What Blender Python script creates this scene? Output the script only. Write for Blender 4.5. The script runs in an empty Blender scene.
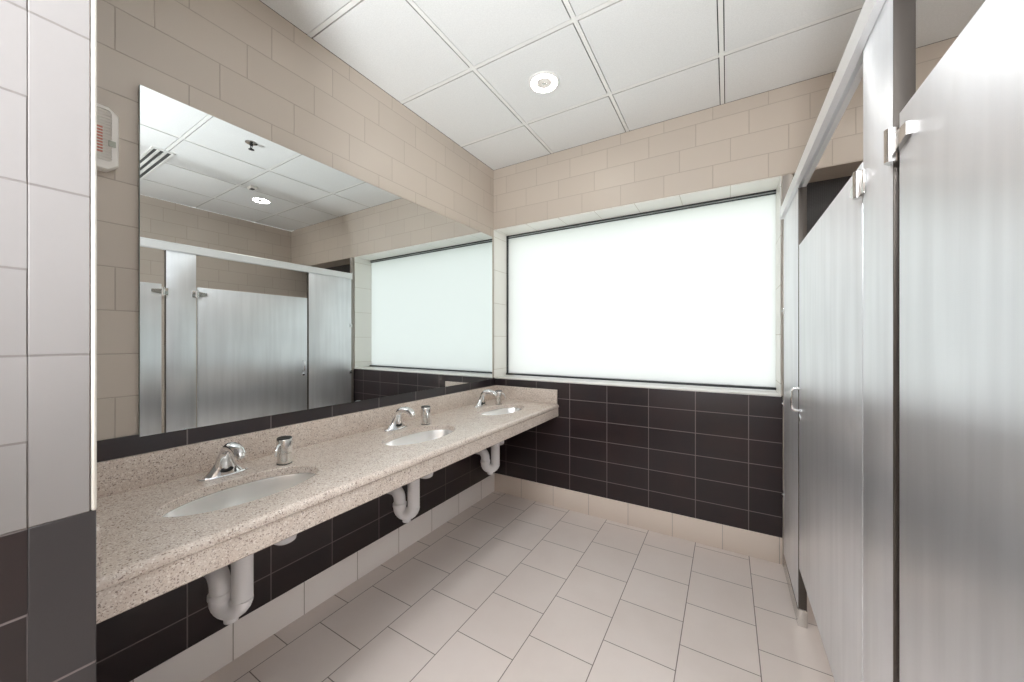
import bpy, bmesh, math, random
from mathutils import Vector, Matrix
random.seed(7)
PI = math.pi
SC = bpy.context.scene
COL = SC.collection

# ------------------------------------------------------------------ measures
CAMX, CAMZ = 1.846, 1.385          # camera stands at y = 0
FAR = 2.765                        # face of the window wall
CEIL = 2.945
REC = 0.27                         # depth of the window recess
BACK = 3.60                        # wall behind the stalls
NEARY = -2.6                       # wall behind the camera
PART = 2.143                       # front face of the stall partition
LINT = 2.400                       # underside of the lintel
SILL = 1.045                       # top of the dark wainscot

# ------------------------------------------------------------------ helpers
def lin(r, g, b):
    def c(v):
        v /= 255.0
        return v / 12.92 if v <= 0.04045 else ((v + 0.055) / 1.055) ** 2.4
    return (c(r), c(g), c(b), 1.0)

class MB:
    """collects shapes in one bmesh"""
    def __init__(self):
        self.bm = bmesh.new()
    def box(self, x0, x1, y0, y1, z0, z1, bevel=0.0, seg=2):
        bm = self.bm
        vs = [bm.verts.new(p) for p in ((x0,y0,z0),(x1,y0,z0),(x1,y1,z0),(x0,y1,z0),
                                        (x0,y0,z1),(x1,y0,z1),(x1,y1,z1),(x0,y1,z1))]
        fs = [bm.faces.new([vs[i] for i in q]) for q in
              ((3,2,1,0),(4,5,6,7),(0,1,5,4),(1,2,6,5),(2,3,7,6),(3,0,4,7))]
        if bevel:
            es = {e for f in fs for e in f.edges}
            bmesh.ops.bevel(bm, geom=list(es), offset=bevel, segments=seg, profile=0.5, affect='EDGES')
        return self
    def rings(self, rings, closed=True, cap0=True, cap1=True):
        """loft a list of point rings"""
        bm = self.bm
        R = [[bm.verts.new(p) for p in r] for r in rings]
        n = len(R[0])
        for a, b in zip(R, R[1:]):
            for i in range(n if closed else n - 1):
                j = (i + 1) % n
                try: bm.faces.new((a[i], a[j], b[j], b[i]))
                except ValueError: pass
        if closed and cap0: bm.faces.new(list(reversed(R[0])))
        if closed and cap1: bm.faces.new(R[-1])
        return self
    def tube(self, pts, radii, n=16, squash=1.0, cap=True):
        pts = [Vector(p) for p in pts]
        if not isinstance(radii, (list, tuple)): radii = [radii] * len(pts)
        rs = []
        up = None
        for i, p in enumerate(pts):
            if i == 0: t = pts[1] - pts[0]
            elif i == len(pts) - 1: t = pts[-1] - pts[-2]
            else: t = (pts[i+1] - p).normalized() + (p - pts[i-1]).normalized()
            t.normalize()
            if up is None:
                a = Vector((0, 1, 0)) if abs(t.y) < 0.9 else Vector((1, 0, 0))
                up = (a - t * a.dot(t)).normalized()
            else:
                up = (up - t * up.dot(t)).normalized()
            s = t.cross(up)
            rs.append([p + (up * math.cos(2*PI*k/n) * squash + s * math.sin(2*PI*k/n)) * radii[i] for k in range(n)])
        return self.rings(rs, True, cap, cap)
    def lathe(self, prof, cx=0, cy=0, z=0, n=32, ax=1.0, ay=1.0, cap0=True, cap1=True):
        rs = [[(cx + r*ax*math.cos(2*PI*k/n), cy + r*ay*math.sin(2*PI*k/n), z + h) for k in range(n)] for r, h in prof]
        return self.rings(rs, True, cap0, cap1)
    def prism(self, outline, axis, a, b):
        """outline: 2D points; extruded along axis from a to b"""
        def P(q, t):
            if axis == 'x': return (t, q[0], q[1])
            if axis == 'y': return (q[0], t, q[1])
            return (q[0], q[1], t)
        return self.rings([[P(q, a) for q in outline], [P(q, b) for q in outline]])
    def build(self, name, mat, parent=None, sharp=38.0, loc=None):
        bm = self.bm
        bmesh.ops.remove_doubles(bm, verts=bm.verts, dist=1e-5)
        bmesh.ops.recalc_face_normals(bm, faces=bm.faces)
        for f in bm.faces: f.smooth = True
        for e in bm.edges:
            if len(e.link_faces) == 2:
                e.smooth = e.calc_face_angle(0) < math.radians(sharp)
            else:
                e.smooth = False
        me = bpy.data.meshes.new(name)
        bm.to_mesh(me); bm.free()
        me.materials.append(mat)
        o = bpy.data.objects.new(name, me)
        COL.objects.link(o)
        if parent: o.parent = parent
        if loc: o.location = loc
        return o

def tag(o, label, cat, group=None):
    o['label'] = label; o['category'] = cat
    if group: o['group'] = group
    return o
def thing(name, label, cat, loc, rz=0.0, group=None):
    o = bpy.data.objects.new(name, None)
    o.empty_display_size = 0.05
    COL.objects.link(o); o.location = loc; o.rotation_euler = (0, 0, rz)
    return tag(o, label, cat, group)
def struct(o):
    o['kind'] = 'structure'; return o
def dup(root, loc, rz, label):
    def cp(o, parent):
        c = o.copy(); COL.objects.link(c)
        if parent: c.parent = parent
        for ch in list(o.children): cp(ch, c)
        return c
    r = cp(root, None)
    r.location = loc; r.rotation_euler = (0, 0, rz); r['label'] = label
    return r

# ------------------------------------------------------------------ materials
class NT:
    def __init__(self, name):
        self.m = bpy.data.materials.new(name); self.m.use_nodes = True
        self.t = self.m.node_tree
        for n in list(self.t.nodes): self.t.nodes.remove(n)
        self.out = self.t.nodes.new('ShaderNodeOutputMaterial')
    def n(self, kind, **kw):
        d = self.t.nodes.new(kind)
        for k, v in kw.items(): setattr(d, k, v)
        return d
    def link(self, a, b): self.t.links.new(a, b)
    def math(self, op, a, b=None, c=None):
        d = self.n('ShaderNodeMath', operation=op)
        for i, v in enumerate((a, b, c)):
            if v is None: continue
            if isinstance(v, (int, float)): d.inputs[i].default_value = v
            else: self.link(v, d.inputs[i])
        return d.outputs[0]
    def mix(self, fac, a, b):
        d = self.n('ShaderNodeMix', data_type='RGBA')
        for s, v in ((d.inputs[0], fac), (d.inputs[6], a), (d.inputs[7], b)):
            if isinstance(v, (int, float, tuple)): s.default_value = v
            else: self.link(v, s)
        return d.outputs[2]
    def bsdf(self, **kw):
        b = self.n('ShaderNodeBsdfPrincipled')
        for k, v in kw.items():
            s = b.inputs[k.replace('_', ' ')]
            if isinstance(v, (int, float, tuple)): s.default_value = v
            else: self.link(v, s)
        self.link(b.outputs[0], self.out.inputs[0])
        return b
    def obj(self):
        return self.n('ShaderNodeTexCoord').outputs['Object']
    def noise(self, vec, scale, detail=3.0, rough=0.5):
        d = self.n('ShaderNodeTexNoise'); self.link(vec, d.inputs['Vector'])
        d.inputs['Scale'].default_value = scale; d.inputs['Detail'].default_value = detail
        d.inputs['Roughness'].default_value = rough
        return d.outputs['Fac']
    def ramp(self, v, p0, p1, c0=(0,0,0,1), c1=(1,1,1,1)):
        d = self.n('ShaderNodeValToRGB'); self.link(v, d.inputs[0])
        d.color_ramp.elements[0].position = p0; d.color_ramp.elements[1].position = p1
        d.color_ramp.elements[0].color = c0; d.color_ramp.elements[1].color = c1
        return d.outputs[0]
    def bump(self, h, strength, dist):
        d = self.n('ShaderNodeBump'); self.link(h, d.inputs['Height'])
        d.inputs['Strength'].default_value = strength; d.inputs['Distance'].default_value = dist
        return d.outputs[0]

def simple(name, col, rough=0.5, metal=0.0, **kw):
    t = NT(name); t.bsdf(Base_Color=col, Roughness=rough, Metallic=metal, **kw); return t.m

def tile_mat(name, ua, va, w, h, u0, v0, shift, grout, col, var, gcol, rough, mottle=0.0, mcol=None, bump=0.6,
             msc=5.0, brough=None):
    """running-bond tiling in room coordinates: u along axis ua, rows along axis va, each row moved by shift*w"""
    t = NT(name)
    sp = t.n('ShaderNodeSeparateXYZ'); co = t.obj(); t.link(co, sp.inputs[0])
    U, V = sp.outputs['XYZ'.index(ua)], sp.outputs['XYZ'.index(va)]
    v = t.math('DIVIDE', t.math('SUBTRACT', V, v0), h)
    row = t.math('FLOOR', v)
    u = t.math('DIVIDE', t.math('SUBTRACT', U, u0), w)
    u = t.math('SUBTRACT', u, t.math('MULTIPLY', row, shift))
    colm = t.math('FLOOR', u)
    fu = t.math('SUBTRACT', u, colm); fv = t.math('SUBTRACT', v, row)
    du = t.math('MULTIPLY', t.math('MINIMUM', fu, t.math('SUBTRACT', 1.0, fu)), w)
    dv = t.math('MULTIPLY', t.math('MINIMUM', fv, t.math('SUBTRACT', 1.0, fv)), h)
    d = t.math('MINIMUM', du, dv)
    mask = t.n('ShaderNodeMapRange', interpolation_type='SMOOTHSTEP')
    t.link(d, mask.inputs[0])
    mask.inputs[1].default_value = grout * 0.35; mask.inputs[2].default_value = grout * 0.65
    mk = mask.outputs[0]
    cmb = t.n('ShaderNodeCombineXYZ'); t.link(colm, cmb.inputs[0]); t.link(row, cmb.inputs[1])
    wn = t.n('ShaderNodeTexWhiteNoise', noise_dimensions='3D'); t.link(cmb.outputs[0], wn.inputs[0])
    hsv = t.n('ShaderNodeHueSaturation'); hsv.inputs['Color'].default_value = col
    t.link(t.math('ADD', t.math('MULTIPLY', t.math('SUBTRACT', wn.outputs[0], 0.5), var), 1.0), hsv.inputs['Value'])
    base = hsv.outputs[0]
    nz = t.noise(co, msc, 4.0, 0.6)
    if mottle:
        base = t.mix(t.math('MULTIPLY', t.ramp(nz, 0.35, 0.7), mottle), base, mcol)
    c = t.mix(mk, gcol, base)
    r = t.math('ADD', t.math('MULTIPLY', t.math('SUBTRACT', 1.0, mk), 0.75 - rough), rough)
    wob = t.noise(co, 9.0, 2.0)
    hgt = t.math('ADD', mk, t.math('MULTIPLY', wob, 0.25))
    t.bsdf(Base_Color=c, Roughness=r, Normal=t.bump(hgt, bump, 0.0012))
    return t.m

BEIGE = lin(197, 186, 174)
BGROUT = lin(176, 165, 153)
M = {}
M['block_left'] = tile_mat('glazed_block_left', 'Y', 'Z', .305, .1525, .171, 2.556, 1/3, .004, BEIGE, .05, BGROUT, .38)
M['block_far'] = tile_mat('glazed_block_far', 'X', 'Z', .305, .1525, .036, 2.556, 1/3, .004, BEIGE, .06, BGROUT, .38)
M['block_other'] = tile_mat('glazed_block_side', 'Y', 'Z', .305, .1525, .08, 2.556, 1/3, .004, BEIGE, .05, BGROUT, .4)
M['block_soffit'] = tile_mat('glazed_block_soffit', 'X', 'Y', .305, .305, .036, 2.765, 0, .004, BEIGE, .04, BGROUT, .35)
LIT_REV = lin(240, 239, 233)  # window light on the reveals put into a whiter tile colour
M['lit_reveal_top'] = tile_mat('window_lit_reveal_tile', 'X', 'Y', .305, .6, .036, 2.70, 0, .004, LIT_REV, .02, lin(205, 200, 188), .35)
M['lit_reveal_side'] = tile_mat('window_lit_reveal_side_tile', 'Z', 'Y', .305, .6, .2, 2.70, 0, .004, LIT_REV, .02, lin(205, 200, 188), .35)
DARK, DVAR, DGR = lin(41, 34, 37), lin(56, 38, 37), lin(122, 112, 111)
M['dark_left'] = tile_mat('dark_tile_left', 'Y', 'Z', .305, .1525, .568, .29, 0, .0045, DARK, .3, DGR, .33, .5, DVAR, .5)
M['dark_far'] = tile_mat('dark_tile_far', 'X', 'Z', .305, .1525, .745, .29, 0, .0045, DARK, .3, DGR, .33, .5, DVAR, .5)
CREAM, CGR = lin(250, 245, 242), lin(178, 167, 160)
M['base_left'] = tile_mat('base_tile_left', 'Y', 'Z', .305, .305, .721, -.137, 0, .004, CREAM, .06, CGR, .35)
M['base_far'] = tile_mat('base_tile_far', 'X', 'Z', .305, .305, .600, -.137, 0, .004, lin(222,208,196), .06, CGR, .35)
M['floor'] = tile_mat('floor_tile', 'Y', 'X', .305, .306, .275, .437, .5, .0038, lin(219, 208, 202), .06, lin(122, 111, 106), .36,
                      .35, lin(204, 190, 182), .5, 3.0)
M['pier'] = tile_mat('pier_tile', 'Y', 'Z', .305, .1525, .11, 1.052, .5, .004, lin(146, 142, 141), .05, lin(124, 118, 116), .35)
M['pier_edge'] = tile_mat('pier_edge_tile', 'Y', 'Z', 5.0, .305, -2.4, 1.052, 0, .004, lin(148, 144, 143), .03, lin(124, 118, 116), .35)
M['pier_dark'] = tile_mat('pier_dark_tile', 'Y', 'Z', .305, .1525, .11, 1.052, .5, .004, lin(44, 38, 38), .25, DGR, .33, .4, DVAR)
M['pier_dark_edge'] = tile_mat('pier_dark_edge_tile', 'Y', 'Z', 5.0, .305, -2.4, .757, 0, .004, lin(62, 58, 59), .1, DGR, .35)
M['white_trim'] = simple('white_trim', lin(236, 232, 224), .35)
M['sill'] = simple('sill_marble', lin(232, 230, 226), .25)

def ceiling_mat():
    t = NT('acoustic_ceiling'); co = t.obj()
    n = t.noise(co, 160, 3.0, .7)
    c = t.mix(t.ramp(n, .3, .7), lin(221, 222, 221), lin(231, 232, 231))
    t.bsdf(Base_Color=c, Roughness=.9, Normal=t.bump(n, .15, .002)); return t.m
M['ceiling'] = ceiling_mat()
M['grid'] = simple('ceiling_grid_paint', lin(234, 234, 231), .6)
M['plenum_shade'] = simple('painted_plenum_shade', lin(70, 70, 70), .9)  # dark slab colour standing in for the unlit void above the slits

def granite():
    t = NT('speckled_granite'); co = t.obj()
    v1 = t.n('ShaderNodeTexVoronoi'); t.link(co, v1.inputs['Vector']); v1.inputs['Scale'].default_value = 420
    v2 = t.n('ShaderNodeTexVoronoi'); t.link(co, v2.inputs['Vector']); v2.inputs['Scale'].default_value = 260
    s1 = t.n('ShaderNodeSeparateColor'); t.link(v1.outputs['Color'], s1.inputs[0])
    s2 = t.n('ShaderNodeSeparateColor'); t.link(v2.outputs['Color'], s2.inputs[0])
    nz = t.noise(co, 14, 3)
    c = t.mix(t.ramp(nz, .35, .65), lin(212, 199, 188), lin(220, 209, 199))
    c = t.mix(t.math('MULTIPLY', t.ramp(s1.outputs[0], .62, .70), .4), c, lin(196, 176, 163))
    c = t.mix(t.math('MULTIPLY', t.ramp(s1.outputs[1], .86, .90), .6), c, lin(140, 116, 104))
    c = t.mix(t.math('MULTIPLY', t.ramp(s2.outputs[2], .88, .90), .7), c, lin(236, 228, 220))
    c = t.mix(t.math('MULTIPLY', t.ramp(s2.outputs[1], .93, .95), .7), c, lin(116, 96, 88))
    t.bsdf(Base_Color=c, Roughness=.26); return t.m
M['granite'] = granite()

def stainless(name, base, rough, dots=True, aniso=.5, metal=1.0):
    t = NT(name); co = t.obj()
    mp = t.n('ShaderNodeMapping'); t.link(co, mp.inputs[0]); mp.inputs['Scale'].default_value = (6, 14, 1.0)
    st = t.noise(mp.outputs[0], 1.6, 3.0, .5)              # tall streaks: wipe marks in the gloss, blurred reflections painted into the colour
    bl = t.noise(co, 3.0, 1.5, .5)
    r = t.math('ADD', t.math('MULTIPLY', st, .12), rough - .06)
    c = t.mix(t.ramp(bl, .45, .75), base, tuple(v * .93 for v in base[:3]) + (1,))
    c = t.mix(t.math('MULTIPLY', t.ramp(st, .35, .65), .22), c, tuple(v * .6 for v in base[:3]) + (1,))
    kw = {}
    if dots:                                                # pressed dimple pattern of the sheet
        sp = t.n('ShaderNodeSeparateXYZ'); t.link(co, sp.inputs[0])
        k = 2 * PI / .0072
        a = t.math('SINE', t.math('MULTIPLY', t.math('ADD', sp.outputs[1], sp.outputs[2]), k))
        b = t.math('SINE', t.math('MULTIPLY', t.math('SUBTRACT', sp.outputs[1], sp.outputs[2]), k))
        h = t.math('MULTIPLY', a, b)
        kw['Normal'] = t.bump(h, .07, .0008)
    tg = t.n('ShaderNodeTangent', direction_type='RADIAL', axis='Z')       # brushed upright: gloss spreads sideways
    b = t.bsdf(Base_Color=c, Metallic=metal, Roughness=r, Anisotropic=aniso, Tangent=tg.outputs[0], **kw)
    return t.m
M['steel'] = stainless('dimpled_stainless', (.92, .935, .965, 1), .33, aniso=.95, metal=.70)
M['edge'] = simple('folded_steel_edge', (.10, .088, .08, 1), .34, .9)
M['post'] = simple('bronze_grey_steel', (.42, .385, .355, 1), .38, .8)
M['steel_plain'] = stainless('brushed_stainless', (.70, .69, .67, 1), .25, False, .3)
M['alu'] = simple('satin_aluminium', (.90, .905, .91, 1), .38, .35)
M['chrome'] = simple('polished_chrome', (.86, .86, .87, 1), .06, 1.0)
M['nickel'] = simple('brushed_nickel', (.72, .70, .68, 1), .2, 1.0)
M['black'] = simple('black_plastic', lin(22, 22, 24), .3)
M['rubber'] = simple('dark_bronze_frame', lin(58, 60, 62), .45, .3)
M['pvc'] = simple('white_pipe_cover', lin(240, 239, 241), .42)
M['plastic'] = simple('white_plastic', lin(236, 232, 226), .4)
M['red'] = simple('red_plastic', lin(214, 140, 124), .4)
M['slot'] = simple('dark_slot', lin(78, 80, 80), .7)
M['mirror'] = simple('silvered_glass', (.775, .81, .81, 1), .0, 1.0)
M['mirror_edge'] = simple('mirror_edge_glass', lin(150, 160, 156), .2)
def basin_mat():
    t = NT('satin_basin_steel'); co = t.obj()
    n = t.noise(co, 6, 4)
    t.bsdf(Base_Color=(.94, .93, .915, 1), Metallic=.7, Roughness=t.math('ADD', t.math('MULTIPLY', n, .08), .17)); return t.m
M['basin'] = basin_mat()
def stall_panel_mat():
    t = NT('dark_dotted_panel'); co = t.obj()
    v = t.n('ShaderNodeTexVoronoi'); t.link(co, v.inputs['Vector']); v.inputs['Scale'].default_value = 110; v.inputs['Randomness'].default_value = 0.0
    d = t.ramp(v.outputs['Distance'], .3, .45)
    c = t.mix(d, lin(96, 94, 94), lin(58, 57, 58))
    t.bsdf(Base_Color=c, Roughness=.5, Metallic=.2); return t.m
M['stall_panel'] = stall_panel_mat()
def pane_mat():
    t = NT('frosted_glass')
    tr = t.n('ShaderNodeBsdfTranslucent'); tr.inputs[0].default_value = (.95, .965, .96, 1)
    gl = t.n('ShaderNodeBsdfGlossy'); gl.inputs['Roughness'].default_value = .22
    fr = t.n('ShaderNodeFresnel'); fr.inputs[0].default_value = 1.45
    mx = t.n('ShaderNodeMixShader'); t.link(fr.outputs[0], mx.inputs[0]); t.link(tr.outputs[0], mx.inputs[1]); t.link(gl.outputs[0], mx.inputs[2])
    t.link(mx.outputs[0], t.out.inputs[0]); return t.m
M['pane'] = pane_mat()
def lens_mat():
    t = NT('lit_lens'); e = t.n('ShaderNodeEmission'); e.inputs[0].default_value = (1, .97, .91, 1); e.inputs[1].default_value = 48.0
    t.link(e.outputs[0], t.out.inputs[0]); return t.m
M['lens'] = lens_mat()

# ------------------------------------------------------------------ the room
T = .10
m = MB(); m.box(-T, BACK + T, NEARY - T, FAR + REC + T, -.08, 0)
struct(m.build('floor', M['floor']))
GX = (.592, 1.207, 1.82, 2.43, 3.04)
GY = (2.288, 1.668, 1.06, .45, -.16, -.77, -1.38, -1.99)
m = MB(); m.box(-T, BACK + T, NEARY - T, FAR + .3, CEIL + .05, CEIL + .09)
struct(m.build('trim_14', M['plenum_shade']))
m = MB()
gx = [0.0] + list(GX) + [BACK]; gy = [NEARY] + sorted(GY) + [FAR]
for i, (xa, xb) in enumerate(zip(gx, gx[1:])):
    for j, (ya, yb) in enumerate(zip(gy, gy[1:])):
        ax = xa + (.0155 if i else .004); bx = xb - (.0155 if i < len(gx) - 2 else .004)
        ay = ya + (.0155 if j else .004); by = yb - (.0155 if j < len(gy) - 2 else .004)
        m.box(ax, bx, ay, by, CEIL, CEIL + .013)
ceil_o = struct(m.build('ceiling', M['ceiling']))
ceil_o.data.materials.append(simple('bare_shaded_tile_edge', lin(182, 180, 176), .9))      # bare fibre edges, greyed to paint shade into the slits between boards
for p in ceil_o.data.polygons:
    if abs(p.normal.z) < .5: p.material_index = 1
m = MB(); m.box(-T, 0, .08, FAR + REC + T, 0, CEIL)
struct(m.build('wall_left', M['block_left']))
m = MB(); m.box(BACK, BACK + T, NEARY - T, FAR + REC + T, 0, CEIL)
struct(m.build('wall_right', M['block_other']))
m = MB(); m.box(.785, BACK, NEARY - T, NEARY, 0, CEIL)
struct(m.build('wall_back', simple('painted_block', BEIGE, .5)))
# window wall: dwarf wall below, lintel above, recess between
m = MB()
m.box(0, BACK, FAR + .012, FAR + REC + T, 0, SILL - .012)
m.box(0, BACK, FAR, FAR + REC + T, LINT, CEIL)
struct(m.build('wall_far', M['block_far']))
m = MB(); m.box(0, BACK, FAR, FAR + .012, .1625, SILL - .004, .002)
struct(m.build('trim_1', M['dark_far']))
m = MB(); m.box(0, .012, .2, FAR, .1625, SILL - .004, .002)
struct(m.build('trim_2', M['dark_left']))
m = MB(); m.box(0, BACK, FAR - .004, FAR + .012, 0, .1635, .003)
struct(m.build('baseboard_far', M['base_far']))
m = MB(); m.box(0, .015, .2, FAR - .004, 0, .1635, .003)
struct(m.build('baseboard_left', M['base_left']))
m = MB(); m.box(0, 2.135, FAR - .003, FAR + REC, SILL - .012, SILL, .003)
struct(m.build('trim_3', M['sill']))
# side of the recess, between the window and the stall
m = MB(); m.box(2.135, 2.16, FAR + .002, FAR + REC, SILL - .012, LINT)
struct(m.build('trim_4', M['block_left']))
m = MB(); m.box(2.16, BACK, FAR + REC - .05, FAR + REC - .03, SILL - .012, LINT)
struct(m.build('trim_5', M['stall_panel']))
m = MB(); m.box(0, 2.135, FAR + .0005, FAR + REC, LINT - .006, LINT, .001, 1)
struct(m.build('trim_12', M['lit_reveal_top']))
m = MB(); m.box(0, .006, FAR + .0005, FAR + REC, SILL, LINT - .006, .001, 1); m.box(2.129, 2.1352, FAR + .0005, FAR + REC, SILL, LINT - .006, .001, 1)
struct(m.build('trim_13', M['lit_reveal_side']))
# the tiled block at the left, in front of the counter
m = MB(); m.box(.1, .779, NEARY - T, .105, 0, CEIL); m.box(-T, .779, .09, .188, 0, CEIL)
struct(m.build('wall_near', M['pier']))
EY = .188
def facing(name, y0, y1, z0, z1, mat, x1=.785):
    m = MB(); m.box(.777, x1, y0, y1, z0, z1, .0015, 1); return struct(m.build(name, mat))
facing('trim_6', NEARY, .1095, 1.052, CEIL, M['pier'])
facing('trim_7', .1095, EY - .006, 1.052, CEIL, M['pier_edge'])
facing('trim_8', NEARY, .1095, .0, 1.052, M['pier_dark'])
facing('trim_9', .1095, EY + .0022, .0, 1.052, M['pier_dark_edge'])
m = MB(); m.box(.765, .787, EY - .0045, EY + .003, 1.052, CEIL, .004, 3)
struct(m.build('trim_10', M['white_trim']))

# ceiling grid (T bars)
m = MB()
zb, zt, hw = CEIL + .0015, CEIL + .013, .0105
for x in GX: m.box(x - hw, x + hw, NEARY, FAR, zb, zt)
for y in GY: m.box(0, BACK, y - hw, y + hw, zb + .0004, zt)
struct(m.build('trim_11', M['grid']))

# window
WX0, WX1, GYP = .004, 2.134, FAR + REC - .03
win = struct(bpy.data.objects.new('window_1', None)); COL.objects.link(win); win.location = (1.07, GYP, SILL)
def W(x): return x - 1.07
m = MB()
b0, b1 = .004, LINT - SILL - .004
m.box(W(WX0), W(WX0) + .013, -.022, .02, b0, b1, .002)
m.box(W(WX1) - .004, W(WX1), -.012, .02, b0, b1, .001)
m.box(W(WX0), W(WX1), -.030, .02, b0, b0 + .016, .002)
m.box(W(WX0), W(WX1), -.022, .02, b1 - .008, b1, .002)
m.box(W(WX0), W(WX1), -.016, .02, b1 - .026, b1 - .020, .001)
m.build('window_frame', M['rubber'], win)
m = MB(); m.box(W(WX0) + .01, W(WX1) - .002, -.004, .004, b0 + .01, b1 - .004)
m.build('pane', M['pane'], win)

# ------------------------------------------------------------------ mirror
mir = thing('wall_mirror', 'large frameless wall mirror above the counter, reflecting stalls and window', 'mirror', (.001, .433, 1.033), .0)
m = MB(); m.prism([(0, 0), (.012, 0), (.0315, 2.262), (0, 2.262)], 'z', 0, 1.28); m.build('mirror_backing', M['mirror_edge'], mir)
m = MB(); m.prism([(.0122, .0006), (.0137, .0006), (.0332, 2.2614), (.0317, 2.2614)], 'z', .0005, 1.2795); m.build('mirror_glass', M['mirror'], mir)

# ------------------------------------------------------------------ counter with three basins
TOP, THK = .853, .030
CX1 = .650
SY = (.635, 1.49, 2.342)
SXC, SAX, SAY = .360, .138, .244
ctr = thing('vanity_counter', 'long speckled beige granite counter with three oval cut-outs under the mirror', 'counter', (0, 0, TOP))
m = MB(); bm = m.bm
X0, X1 = .013, .632
Y0, Y1 = .192, FAR - .001
def quad(a, b, c, d): bm.faces.new([bm.verts.new(p) for p in (a, b, c, d)])
def flat(x0, x1, y0, y1):
    for z in (0, -THK): quad((x0,y0,z),(x1,y0,z),(x1,y1,z),(x0,y1,z))
edges = [Y0]
for yc in SY: edges += [yc - .29, yc + .29]
edges.append(Y1)
for a, b in zip(edges[0::2], edges[1::2]): flat(X0, X1, a, b)
HOLE = 72
for yc in SY:
    angs = [2*PI*k/HOLE for k in range(HOLE)]
    for cx_, cy_ in ((X0, -.29), (X1, -.29), (X0, .29), (X1, .29)): angs.append(math.atan2(cy_, cx_ - SXC) % (2*PI))
    angs.sort()
    inner, outer = [], []
    for a in angs:
        c, s = math.cos(a), math.sin(a)
        r = 1 / math.sqrt((c / SAX) ** 2 + (s / SAY) ** 2)
        inner.append((SXC + c*r, yc + s*r))
        tx = ((X1 - SXC) / c) if c > 1e-9 else ((X0 - SXC) / c if c < -1e-9 else 1e9)
        ty = (.29 / abs(s)) if abs(s) > 1e-9 else 1e9
        q = min(tx, ty); outer.append((SXC + c*q, yc + s*q))
    n = len(angs)
    for z in (0, -THK):
        A = [bm.verts.new((x, y, z)) for x, y in outer]
        k = .003
        if z == 0:                                          # eased edge of the cut-out
            B = [bm.verts.new((SXC + (x-SXC)*(1+k/SAX), yc + (y-yc)*(1+k/SAY), 0)) for x, y in inner]
        else:
            B = [bm.verts.new((x, y, z)) for x, y in inner]
        for i in range(n):
            j = (i+1) % n; bm.faces.new((A[i], A[j], B[j], B[i]))
        if z == 0: Btop = B
        else: Bbot = B
    Cm = [bm.verts.new((x, y, -k)) for x, y in inner]
    for i in range(n):
        j = (i+1) % n
        bm.faces.new((Btop[i], Btop[j], Cm[j], Cm[i])); bm.faces.new((Cm[i], Cm[j], Bbot[j], Bbot[i]))
# rounded front edge
prof = [(X1, 0)] + [(X1 + .018*math.sin(t), -.018 + .018*math.cos(t)) for t in [PI/2*k/6 for k in range(1, 7)]] + [(CX1, -THK + .006), (CX1 - .005, -THK), (X1, -THK)]
m.rings([[(x, Y0, z) for x, z in prof], [(x, Y1, z) for x, z in prof]], False)
for y in (Y0, Y1):
    bm.faces.new([bm.verts.new((x, y, z)) for x, z in prof])
    quad((X0,y,0),(X1,y,0),(X1,y,-THK),(X0,y,-THK))
m.build('countertop', M['granite'], ctr)
m = MB(); ap = [(CX1 - .032, -THK), (CX1 - .008, -THK), (CX1 - .005, -THK - .004), (CX1 - .004, -.096), (CX1 - .008, -.100), (CX1 - .032, -.100)]
m.prism(ap, 'y', Y0, Y1); m.build('apron', M['granite'], ctr)
m = MB(); m.box(.013, .033, Y0, Y1, 0, .118, .002); m.build('backsplash', M['granite'], ctr)
m = MB(); m.box(.033, .640, Y1 - .022, Y1 - .001, 0, .120, .002); m.build('side_splash', M['granite'], ctr)
m = MB(); sp_ = [(.033, 0), (.640, 0), (.640, .105), (.628, .118), (.033, .118)]
m.prism(sp_, 'y', Y0, Y0 + .030); m.build('side_splash', M['granite'], ctr)
for y in (1.06, 1.92):                                      # steel brackets under the slab, on the wall
    m = MB(); m.prism([(.014, -.031), (.56, -.031), (.56, -.045), (.06, -.19), (.014, -.19)], 'y', y - .008, y + .008)
    m.build('support_bracket', M['black'], ctr)

def make_sink(yc, label):
    s = thing('oval_sink', label, 'sink', (SXC, yc, TOP - THK - .150), 0, 'oval sinks in the counter')
    m = MB()
    D_ = .150
    prof = [(1.09, 0), (1.005, 0), (.995, -.006), (.965, -.035), (.91, -.070), (.80, -.105), (.62, -.130), (.40, -.142), (.12, -.147)]
    N = 64
    rs = [[(SAX*r*math.cos(2*PI*k/N), SAY*r*math.sin(2*PI*k/N), D_ - .0012 + h) for k in range(N)] for r, h in prof]
    rs += [[(SAX*r*math.cos(2*PI*k/N), SAY*r*math.sin(2*PI*k/N), D_ - .0012 + h) for k in range(N)] for r, h in
           [(.12, -.149), (.41, -.145), (.63, -.133), (.82, -.108), (.93, -.072), (.985, -.036), (1.03, -.006), (1.09, -.002)]]
    m.rings(rs, True, False, False); m.build('basin', M['basin'], s)
    m = MB(); m.lathe([(.012, .0035), (.022, .0055), (.028, .0065), (.031, .0045), (.031, .001)], n=28); m.build('drain', M['chrome'], s)
    return s
make_sink(SY[0], 'oval stainless sink nearest the tiled block at left')
make_sink(SY[1], 'oval stainless sink in the middle of the counter')
make_sink(SY[2], 'oval stainless sink farthest away, by the window wall')

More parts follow.
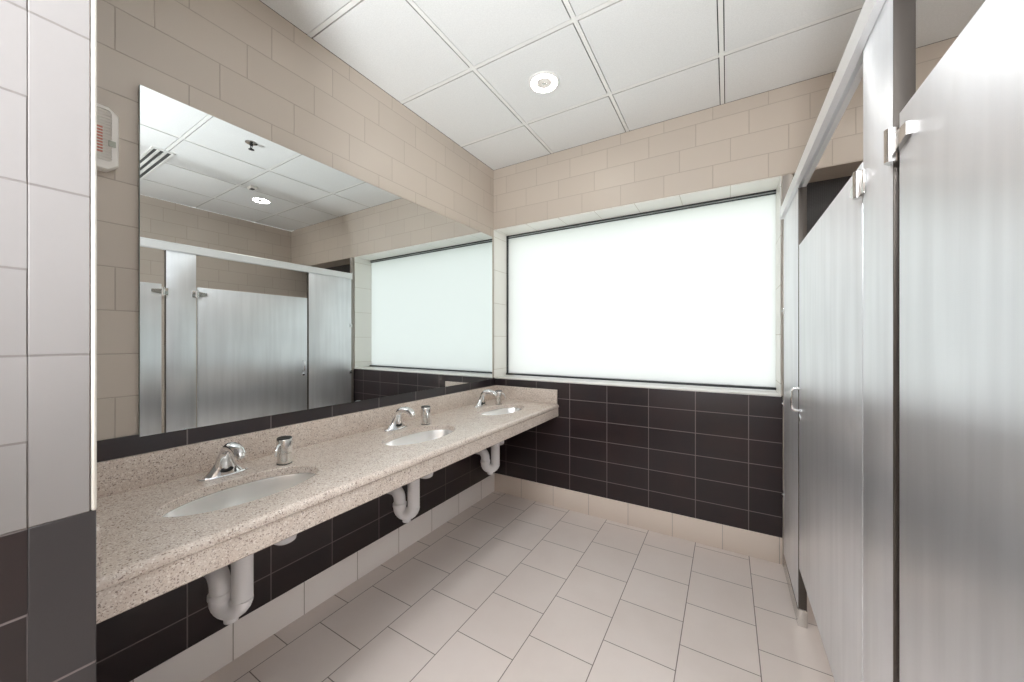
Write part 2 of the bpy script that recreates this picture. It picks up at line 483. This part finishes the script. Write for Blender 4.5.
# faucet: +x is towards the user
def make_faucet(loc, label):
    f = thing('faucet', label, 'faucet', loc, 0, 'chrome faucets on the counter')
    m = MB(); N = 40
    def pl(ax, ay, z, p=2.4, dx=0):
        return [(dx + ax*math.copysign(abs(math.cos(t))**(2/p), math.cos(t)), ay*math.copysign(abs(math.sin(t))**(2/1.7), math.sin(t)), z)
                for t in [2*PI*k/N for k in range(N)]]
    m.rings([pl(.030, .081, 0), pl(.031, .083, .003), pl(.031, .083, .008), pl(.029, .079, .0125), pl(.024, .060, .0135)])
    m.build('base_plate', M['chrome'], f)
    m = MB()
    rs = [pl(.029, .066, .012, 2.2), pl(.027, .054, .024, 2.1, .001), pl(.0245, .042, .040, 2, .003), pl(.0225, .033, .058, 2, .006), pl(.021, .0265, .076, 2, .011), pl(.020, .023, .092, 2, .017)]
    base = [Vector(p) for p in rs[-1]]
    n = len(base)
    path = [(.024, .102, 20), (.036, .113, 46), (.054, .121, 68), (.076, .1245, 84), (.099, .1225, 99), (.120, .116, 116), (.133, .104, 140)]
    for px_, pz_, ang in path:                               # the spout turns over towards the basin
        a_ = math.radians(ang); k_ = 1 - ang / 140 * .12
        rs.append([(px_ + (.0195*k_)*math.cos(t_)*math.cos(a_), .0225*k_*math.sin(t_), pz_ - (.0195*k_)*math.cos(t_)*math.sin(a_)) for t_ in [2*PI*q/n for q in range(n)]])
    m.rings(rs)
    m.build('spout', M['chrome'], f)
    m = MB(); m.tube([(.1310,0,.1065), (.1385,0,.0975), (.141,0,.0945)], [.0145, .0145, .0130], 20); m.build('aerator', M['nickel'], f)
    m = MB(); m.tube([(.018,0,.0285), (.0272,0,.031), (.0283,0,.0313)], [.0105, .0105, .0085], 28, 2.1); m.build('dark_oval', M['black'], f)  # black oval low on the front of the body
    return f
FX = .155
f0 = make_faucet((FX, SY[0], TOP), 'chrome arched faucet at the sink nearest the tiled block')
dup(f0, (FX, SY[1], TOP), 0, 'chrome arched faucet at the middle sink')
dup(f0, (FX, SY[2] + .01, TOP), 0, 'chrome arched faucet at the sink nearest the window wall')

def make_dispenser(loc, rz, label):
    d = thing('soap_dispenser', label, 'soap dispenser', loc, rz, 'soap dispensers on the counter')
    m = MB(); m.lathe([(.0265, .003), (.0265, .046), (.024, .047), (.024, .051), (.030, .052), (.0305, .055), (.0305, .104), (.029, .107)]); m.build('body', M['nickel'], d)
    m = MB(); m.lathe([(.029, 0), (.029, .003), (.026, .004)]); m.build('base_ring', M['black'], d)
    m = MB(); m.lathe([(.0285, .107), (.0285, .110), (.0265, .1125), (.012, .1135)]); m.build('pump_cap', M['black'], d)
    m = MB(); m.tube([(.026,0,.088), (.036,0,.086), (.046,0,.078), (.053,0,.064), (.056,0,.046)], [.0062, .0058, .0055, .0052, .005], 14); m.build('nozzle', M['chrome'], d)
    m = MB(); m.lathe([(.014, -.338), (.034, -.336), (.043, -.330), (.046, -.318), (.046, -.130), (.040, -.108), (.016, -.090), (.014, -THK - .001)]); m.build('soap_bottle', M['pvc'], d)
    return d
d0 = make_dispenser((.205, .835, TOP), math.radians(-62), 'metal soap dispenser beside the sink nearest the tiled block')
dup(d0, (.205, 1.685, TOP), math.radians(-35), 'metal soap dispenser beside the middle sink')
dup(d0, (.215, 2.520, TOP), math.radians(40), 'metal soap dispenser in the far corner by the window wall')

def make_trap(yc, label, swing=math.radians(215)):
    t = thing('drain_trap', label, 'drain pipe', (.30, yc, .30), 0, 'covered drain traps under the counter')
    r = .034
    c, s = math.cos(swing), math.sin(swing)
    R_, zb_ = .039, .128                                    # bend radius, height of the bend's centre
    m = MB(); m.tube([(.06, 0, .371), (.045, 0, .352), (.015, 0, .335), (0,0,.30), (0,0,zb_)], [.026, .030, .034, r, r], 24); m.build('tailpiece', M['pvc'], t)
    m = MB(); pts = []
    for k in range(13):
        a = PI * k / 12
        q = R_ * (1 - math.cos(a)); pts.append((c*q, s*q, zb_ - R_*math.sin(a)))
    q = 2 * R_
    pts.append((c*q, s*q, .150)); m.tube(pts, [r + .001] * len(pts), 24); m.build('trap_bend', M['pvc'], t)
    m = MB(); e = (c*q, s*q)
    m.tube([(e[0], e[1], .132), (e[0], e[1], .137), (e[0], e[1], .152), (e[0], e[1], .156)], [.036, .0385, .0385, .036], 24); m.build('slip_nut', M['pvc'], t)
    m = MB(); ap_ = [(e[0], e[1], .152)]
    for k in range(9):
        a = PI/2 * k / 8
        ap_.append((e[0] - .05*(1 - math.cos(a)), e[1], .172 + .05*math.sin(a)))
    ap_.append((-.284, e[1], .222)); m.tube(ap_, r - .001, 22); m.build('trap_arm', M['pvc'], t)
    m = MB(); m.lathe([(.018, .044), (.023, .047), (.024, .062), (.028, .068)], c*R_, s*R_, 0, 20); m.build('cleanout_cap', M['pvc'], t)
    m = MB(); m.tube([(-.287, e[1], .222), (-.283, e[1], .222), (-.276, e[1], .222)], [.056, .056, .044], 24); m.build('wall_flange', M['pvc'], t)
    return t
t0 = make_trap(SY[0] + .003, 'white covered drain trap under the nearest sink')
dup(t0, (.30, SY[1], .30), 0, 'white covered drain trap under the middle sink')
dup(t0, (.30, SY[2], .30), 0, 'white covered drain trap under the farthest sink, near the corner')

# ------------------------------------------------------------------ stall partition
PT = .032
def make_pilaster(y0, y1, z1, label):
    p = thing('partition_pilaster', label, 'partition panel', (PART + PT/2, (y0+y1)/2, 0))
    h = (y1 - y0) / 2
    m = MB(); m.box(-PT/2, PT/2, -h, h, .004, z1, .002, 2); m.build('panel', M['steel'], p)
    m = MB(); m.box(-PT/2 - .0006, PT/2 + .0006, -h - .0025, -h + .002, .084, z1 - .002, .002, 2); m.build('edge_strip', M['edge'], p)
    m = MB(); m.box(-PT/2 - .003, PT/2 + .003, -h - .003, min(h + .003, 2.732 - (y0+y1)/2), 0, .083, .003); m.build('floor_shoe', M['steel_plain'], p)
    return p, h
RAILZ = 2.125
pm_, hm = make_pilaster(1.050, 1.245, RAILZ - .0005, 'narrow dimpled steel post panel between the two stall doors')
pf_, hf = make_pilaster(2.212, 2.730, RAILZ - .0005, 'dimpled steel panel between the far stall door and the window wall')
for z in (.45, 1.0, 1.56):                                  # stirrup brackets at the window wall
    m = MB(); m.box(-PT/2 - .006, -PT/2, hf - .030, hf + .0025, z - .02, z + .02, .002); 
    m.tube([(-PT/2 - .006, hf - .012, z), (-PT/2 - .010, hf - .012, z), (-PT/2 - .012, hf - .012, z)], [.006, .006, .004], 10)
    m.build('wall_bracket', M['chrome'], pf_)

rail = thing('headrail', 'white-metal grooved headrail along the top of the stall partition', 'headrail', (PART + .007, .4, RAILZ))
m = MB()
hr = [(-.024, 0), (-.007, 0), (-.007, .030), (.007, .030), (.007, 0), (.024, 0), (.024, .045), (.010, .070), (-.004, .070), (-.024, .060)]
bm = m.bm
RY0, RY1 = -1.9, FAR - .4 - .042
A = [bm.verts.new((x, RY0, z)) for x, z in hr]; B = [bm.verts.new((x, RY1, z)) for x, z in hr]
for i in range(len(hr)):
    j = (i+1) % len(hr); bm.faces.new((A[i], A[j], B[j], B[i]))
bm.faces.new(A); bm.faces.new(B)
bmesh.ops.triangulate(bm, faces=[f for f in bm.faces if len(f.verts) > 4])
m.build('rail', M['alu'], rail)
m = MB(); m.box(-.027, .027, RY1, RY1 + .007, -.006, .075, .002); m.build('end_bracket', M['alu'], rail)

def make_door(y0, y1, label, hinge_at, handle_y=None):
    """closed flat door; y0..y1 along the partition, hinged on the narrow post panel"""
    Z0, Z1, th = .285, 1.842, .026
    d = thing('stall_door', label, 'stall door', (PART + th/2 + .001, (y0+y1)/2, Z0))
    h = (y1 - y0)/2; H = Z1 - Z0
    m = MB(); m.box(-th/2, th/2, -h, h, 0, H, .002, 2); m.build('panel', M['steel'], d)
    e = h if hinge_at > 0 else -h; s = 1 if hinge_at > 0 else -1
    for zc in (H - .060, ):
        m = MB()
        m.box(-th/2 - .008, -th/2 - .0005, *sorted((e + s*.013, e + s*.040)), zc - .030, zc + .030, .003)   # leaf on the post
        m.tube([(-th/2 - .010, e + s*.008, zc - .034), (-th/2 - .010, e + s*.008, zc + .034)], .010, 16)   # knuckle
        ya, yb = e - s*.002, e - s*.062
        pr = [(ya, zc - .020), (yb, zc - .010), (yb, zc + .014), (ya, zc + .020)]
        m.prism(pr, 'x', -th/2 - .009, -th/2 - .0005)
        m.build('hinge', M['nickel'], d)
    if handle_y is not None:
        y = handle_y - (y0+y1)/2; zc = 1.105 - Z0
        hd = MB()
        pts = [(-th/2 + .001, y, zc + .052), (-th/2 - .022, y, zc + .052), (-th/2 - .032, y, zc + .044), (-th/2 - .034, y, zc), (-th/2 - .032, y, zc - .044), (-th/2 - .022, y, zc - .052), (-th/2 + .001, y, zc - .052)]
        hd.tube(pts, .0062, 12); hd.build('pull_handle', M['chrome'], d)
        lk = MB(); lk.tube([(-th/2 + .001, y + .004, zc - .088), (-th/2 - .005, y + .004, zc - .088), (-th/2 - .007, y + .004, zc - .088)], [.016, .016, .012], 20)
        lk.build('lock_indicator', M['chrome'], d)
    return d
make_door(1.257, 2.198, 'wide steel stall door with pull handle, next to the window-side panel', -1, 2.150)
make_door(.13, 1.024, 'nearest steel stall door, hinged on the narrow post panel at right', 1)

m = MB(); m.box(0, .048, -.022, 0, 0, LINT - .012, .003); m.box(.010, .038, -.026, -.022, 0, LINT - .012, .001)
chn = m.build('wall_channel', M['post'], None, loc=(PART - .004, FAR - .006, 0))
tag(chn, 'brown-grey steel channel standing against the window wall behind the partition', 'post')

# ------------------------------------------------------------------ ceiling fixtures
def make_downlight(x, y, label):
    d = thing('downlight', label, 'ceiling light', (x, y, CEIL), 0, 'round downlights in the ceiling')
    m = MB(); m.lathe([(.094, -.0005), (.095, -.004), (.090, -.008), (.080, -.009), (.078, -.004), (.078, -.0005)], n=48, cap0=False, cap1=False); m.build('trim_ring', M['grid'], d)
    m = MB(); m.lathe([(.078, -.0035), (.062, -.0055), (.046, -.0045)], n=40, cap0=False, cap1=False); m.build('lens', M['lens'], d)
    m = MB(); m.lathe([(.0465, -.0045), (.046, -.0065), (.041, -.0065), (.036, -.003), (.028, -.003), (.026, -.0055), (.012, -.006)], n=36, cap0=False); m.build('inner_ring', M['plastic'], d)
    m = MB(); m.box(-.011, .011, -.009, .009, -.010, -.006, .001, 1); m.build('lamp_clip', M['nickel'], d)
    return d
LX = ((.895, 1.975), (2.68, 1.98))
make_downlight(*LX[0], 'lit round downlight in the ceiling tile over the floor aisle')
make_downlight(*LX[1], 'lit round downlight over the stalls, seen in the mirror')

spk = thing('sprinkler_head', 'small ceiling sprinkler seen in the top of the mirror', 'sprinkler', (1.43, 1.37, CEIL))
m = MB(); m.lathe([(.040, 0), (.041, -.004), (.028, -.010), (.018, -.012)], n=28, cap0=False); m.build('escutcheon', M['nickel'], spk)
m = MB(); m.lathe([(.012, -.008), (.012, -.022), (.007, -.026)], n=16)
m.tube([(-.010,0,-.020), (-.015,0,-.036), (0,0,-.052)], .003, 8); m.tube([(.010,0,-.020), (.015,0,-.036), (0,0,-.052)], .003, 8)
m.build('frame_arms', M['black'], spk)
m = MB(); m.lathe([(.004, -.050), (.020, -.053), (.020, -.055), (.004, -.056)], n=20); m.build('deflector', M['black'], spk)

sen = thing('occupancy_sensor', 'small square sensor on the ceiling near the reflected downlight', 'sensor', (2.36, 1.76, CEIL))
m = MB(); m.box(-.045, .045, -.03, .03, -.022, 0, .006, 2); m.build('housing', M['plastic'], sen)
m = MB(); m.box(-.025, .025, -.018, .018, -.027, -.021, .003, 2); m.build('sensor_lens', M['slot'], sen)

dif = thing('linear_air_diffuser', 'long slotted ceiling air diffuser at the left edge of the mirror', 'air vent', (2.77, 1.045, CEIL))
m = MB(); m.box(-.60, .60, -.075, -.058, -.010, 0, .001, 1); m.box(-.60, .60, .052, .069, -.010, 0, .001, 1)
m.box(-.60, .60, -.036, -.018, -.010, 0, .001, 1); m.box(-.60, .60, .008, .026, -.010, 0, .001, 1)
m.box(-.61, -.59, -.075, .069, -.010, 0, .001, 1); m.box(.59, .61, -.075, .069, -.010, 0, .001, 1); m.build('frame', M['grid'], dif)
for a in (-.058, -.018, .026):
    m = MB(); m.box(-.59, .59, a, a + (.022 if a < 0 else .026), -.004, -.001); m.build('slot', M['slot'], dif)

# louvred alarm sounder on the left wall
al = thing('wall_alarm', 'white louvred alarm box with red inside, left of the mirror', 'alarm', (0, .289, 2.072))
def oct_(hy, hz, c, zo=0.0):
    return [(-hy + c, -hz + zo), (hy - c, -hz + zo), (hy, -hz + c*.9 + zo), (hy, hz - c*.9 + zo), (hy - c, hz + zo), (-hy + c, hz + zo), (-hy, hz - c*.9 + zo), (-hy, -hz + c*.9 + zo)]
m = MB()
rs = []
for x, hy, hz, c, zo in ((.001, .088, .108, .024, 0), (.030, .088, .108, .024, 0), (.036, .084, .104, .022, 0), (.036, .071, .087, .008, .008), (.031, .071, .087, .008, .008)):
    rs.append([(x, y, z) for y, z in oct_(hy, hz, c, zo)])
m.rings(rs); m.build('housing', M['plastic'], al)
m = MB()
for k in range(17):
    z = -.076 + k * .0102
    m.prism([(.0313, z), (.0372, z - .0014), (.0376, z + .0016), (.0313, z + .003)], 'y', -.0705, .0705)
m.build('louvres', M['plastic'], al)
m = MB(); m.box(.0312, .0330, -.03, .050, -.052, .036, .0004, 1); m.build('red_lamp', M['red'], al)
m = MB(); m.box(.0355, .0385, .062, .080, -.026, -.006, .001, 1); m.build('indicator', simple('grey_indicator', lin(170, 172, 160), .4), al)

# ------------------------------------------------------------------ light
w = bpy.data.worlds.new('overcast_sky'); SC.world = w; w.use_nodes = True
nt = w.node_tree
bg = nt.nodes['Background']
tc = nt.nodes.new('ShaderNodeTexCoord'); sx = nt.nodes.new('ShaderNodeSeparateXYZ'); rp = nt.nodes.new('ShaderNodeValToRGB')
nt.links.new(tc.outputs['Generated'], sx.inputs[0])
mr = nt.nodes.new('ShaderNodeMapRange'); mr.inputs[1].default_value = -1; mr.inputs[2].default_value = 1
nt.links.new(sx.outputs['Z'], mr.inputs[0]); nt.links.new(mr.outputs[0], rp.inputs[0])
e = rp.color_ramp.elements
e[0].position = .44; e[0].color = (.62, .68, .62, 1)
e[1].position = .56; e[1].color = (.97, .98, 1.0, 1)
nt.links.new(rp.outputs[0], bg.inputs[0]); bg.inputs[1].default_value = 1.92

def lamp(x, y, power, size=.15):
    L = bpy.data.lights.new('rear_fill_lamp', 'AREA'); L.shape = 'DISK'; L.size = size; L.energy = power; L.color = (.93, .965, 1)
    o = bpy.data.objects.new('rear_fill_lamp', L); COL.objects.link(o); o.location = (x, y, CEIL - .014)
    return o
for x, y in ((1.0, -.46), (1.51, -1.69), (2.73, -1.69)): lamp(x, y, 15, .3)     # fill lamps added behind the camera, unseen, to brighten the near floor

F = bpy.data.lights.new('ceiling_fill', 'AREA'); F.shape = 'DISK'; F.size = .5; F.energy = 60; F.color = (.94, .975, 1)
fo = bpy.data.objects.new('ceiling_fill', F); COL.objects.link(fo); fo.location = (1.85, -1.3, .8); fo.rotation_euler = (PI - .42, 0, .5); F.spread = math.radians(110)   # added unseen fill light, turned up to brighten the ceiling

# ------------------------------------------------------------------ camera
cam = bpy.data.cameras.new('camera'); co = bpy.data.objects.new('camera', cam); COL.objects.link(co)
cam.sensor_fit = 'HORIZONTAL'; cam.sensor_width = 36.0; cam.lens = 360.7 / 1024 * 36
cam.shift_y = -1.0 / 1024
cam.clip_start = .01
co.location = (CAMX, 0, CAMZ); co.rotation_euler = (PI/2, 0, math.atan(215 / 360.7))
SC.camera = co

SC.view_settings.view_transform = 'Standard'; SC.view_settings.look = 'None'
SC.view_settings.gamma = 1.0; SC.view_settings.use_curve_mapping = False
SC.view_settings.exposure = 0.56
cy = SC.cycles
cy.max_bounces = 14; cy.diffuse_bounces = 8; cy.glossy_bounces = 8; cy.transmission_bounces = 6
cy.sample_clamp_indirect = 6.0
cy.use_denoising = True
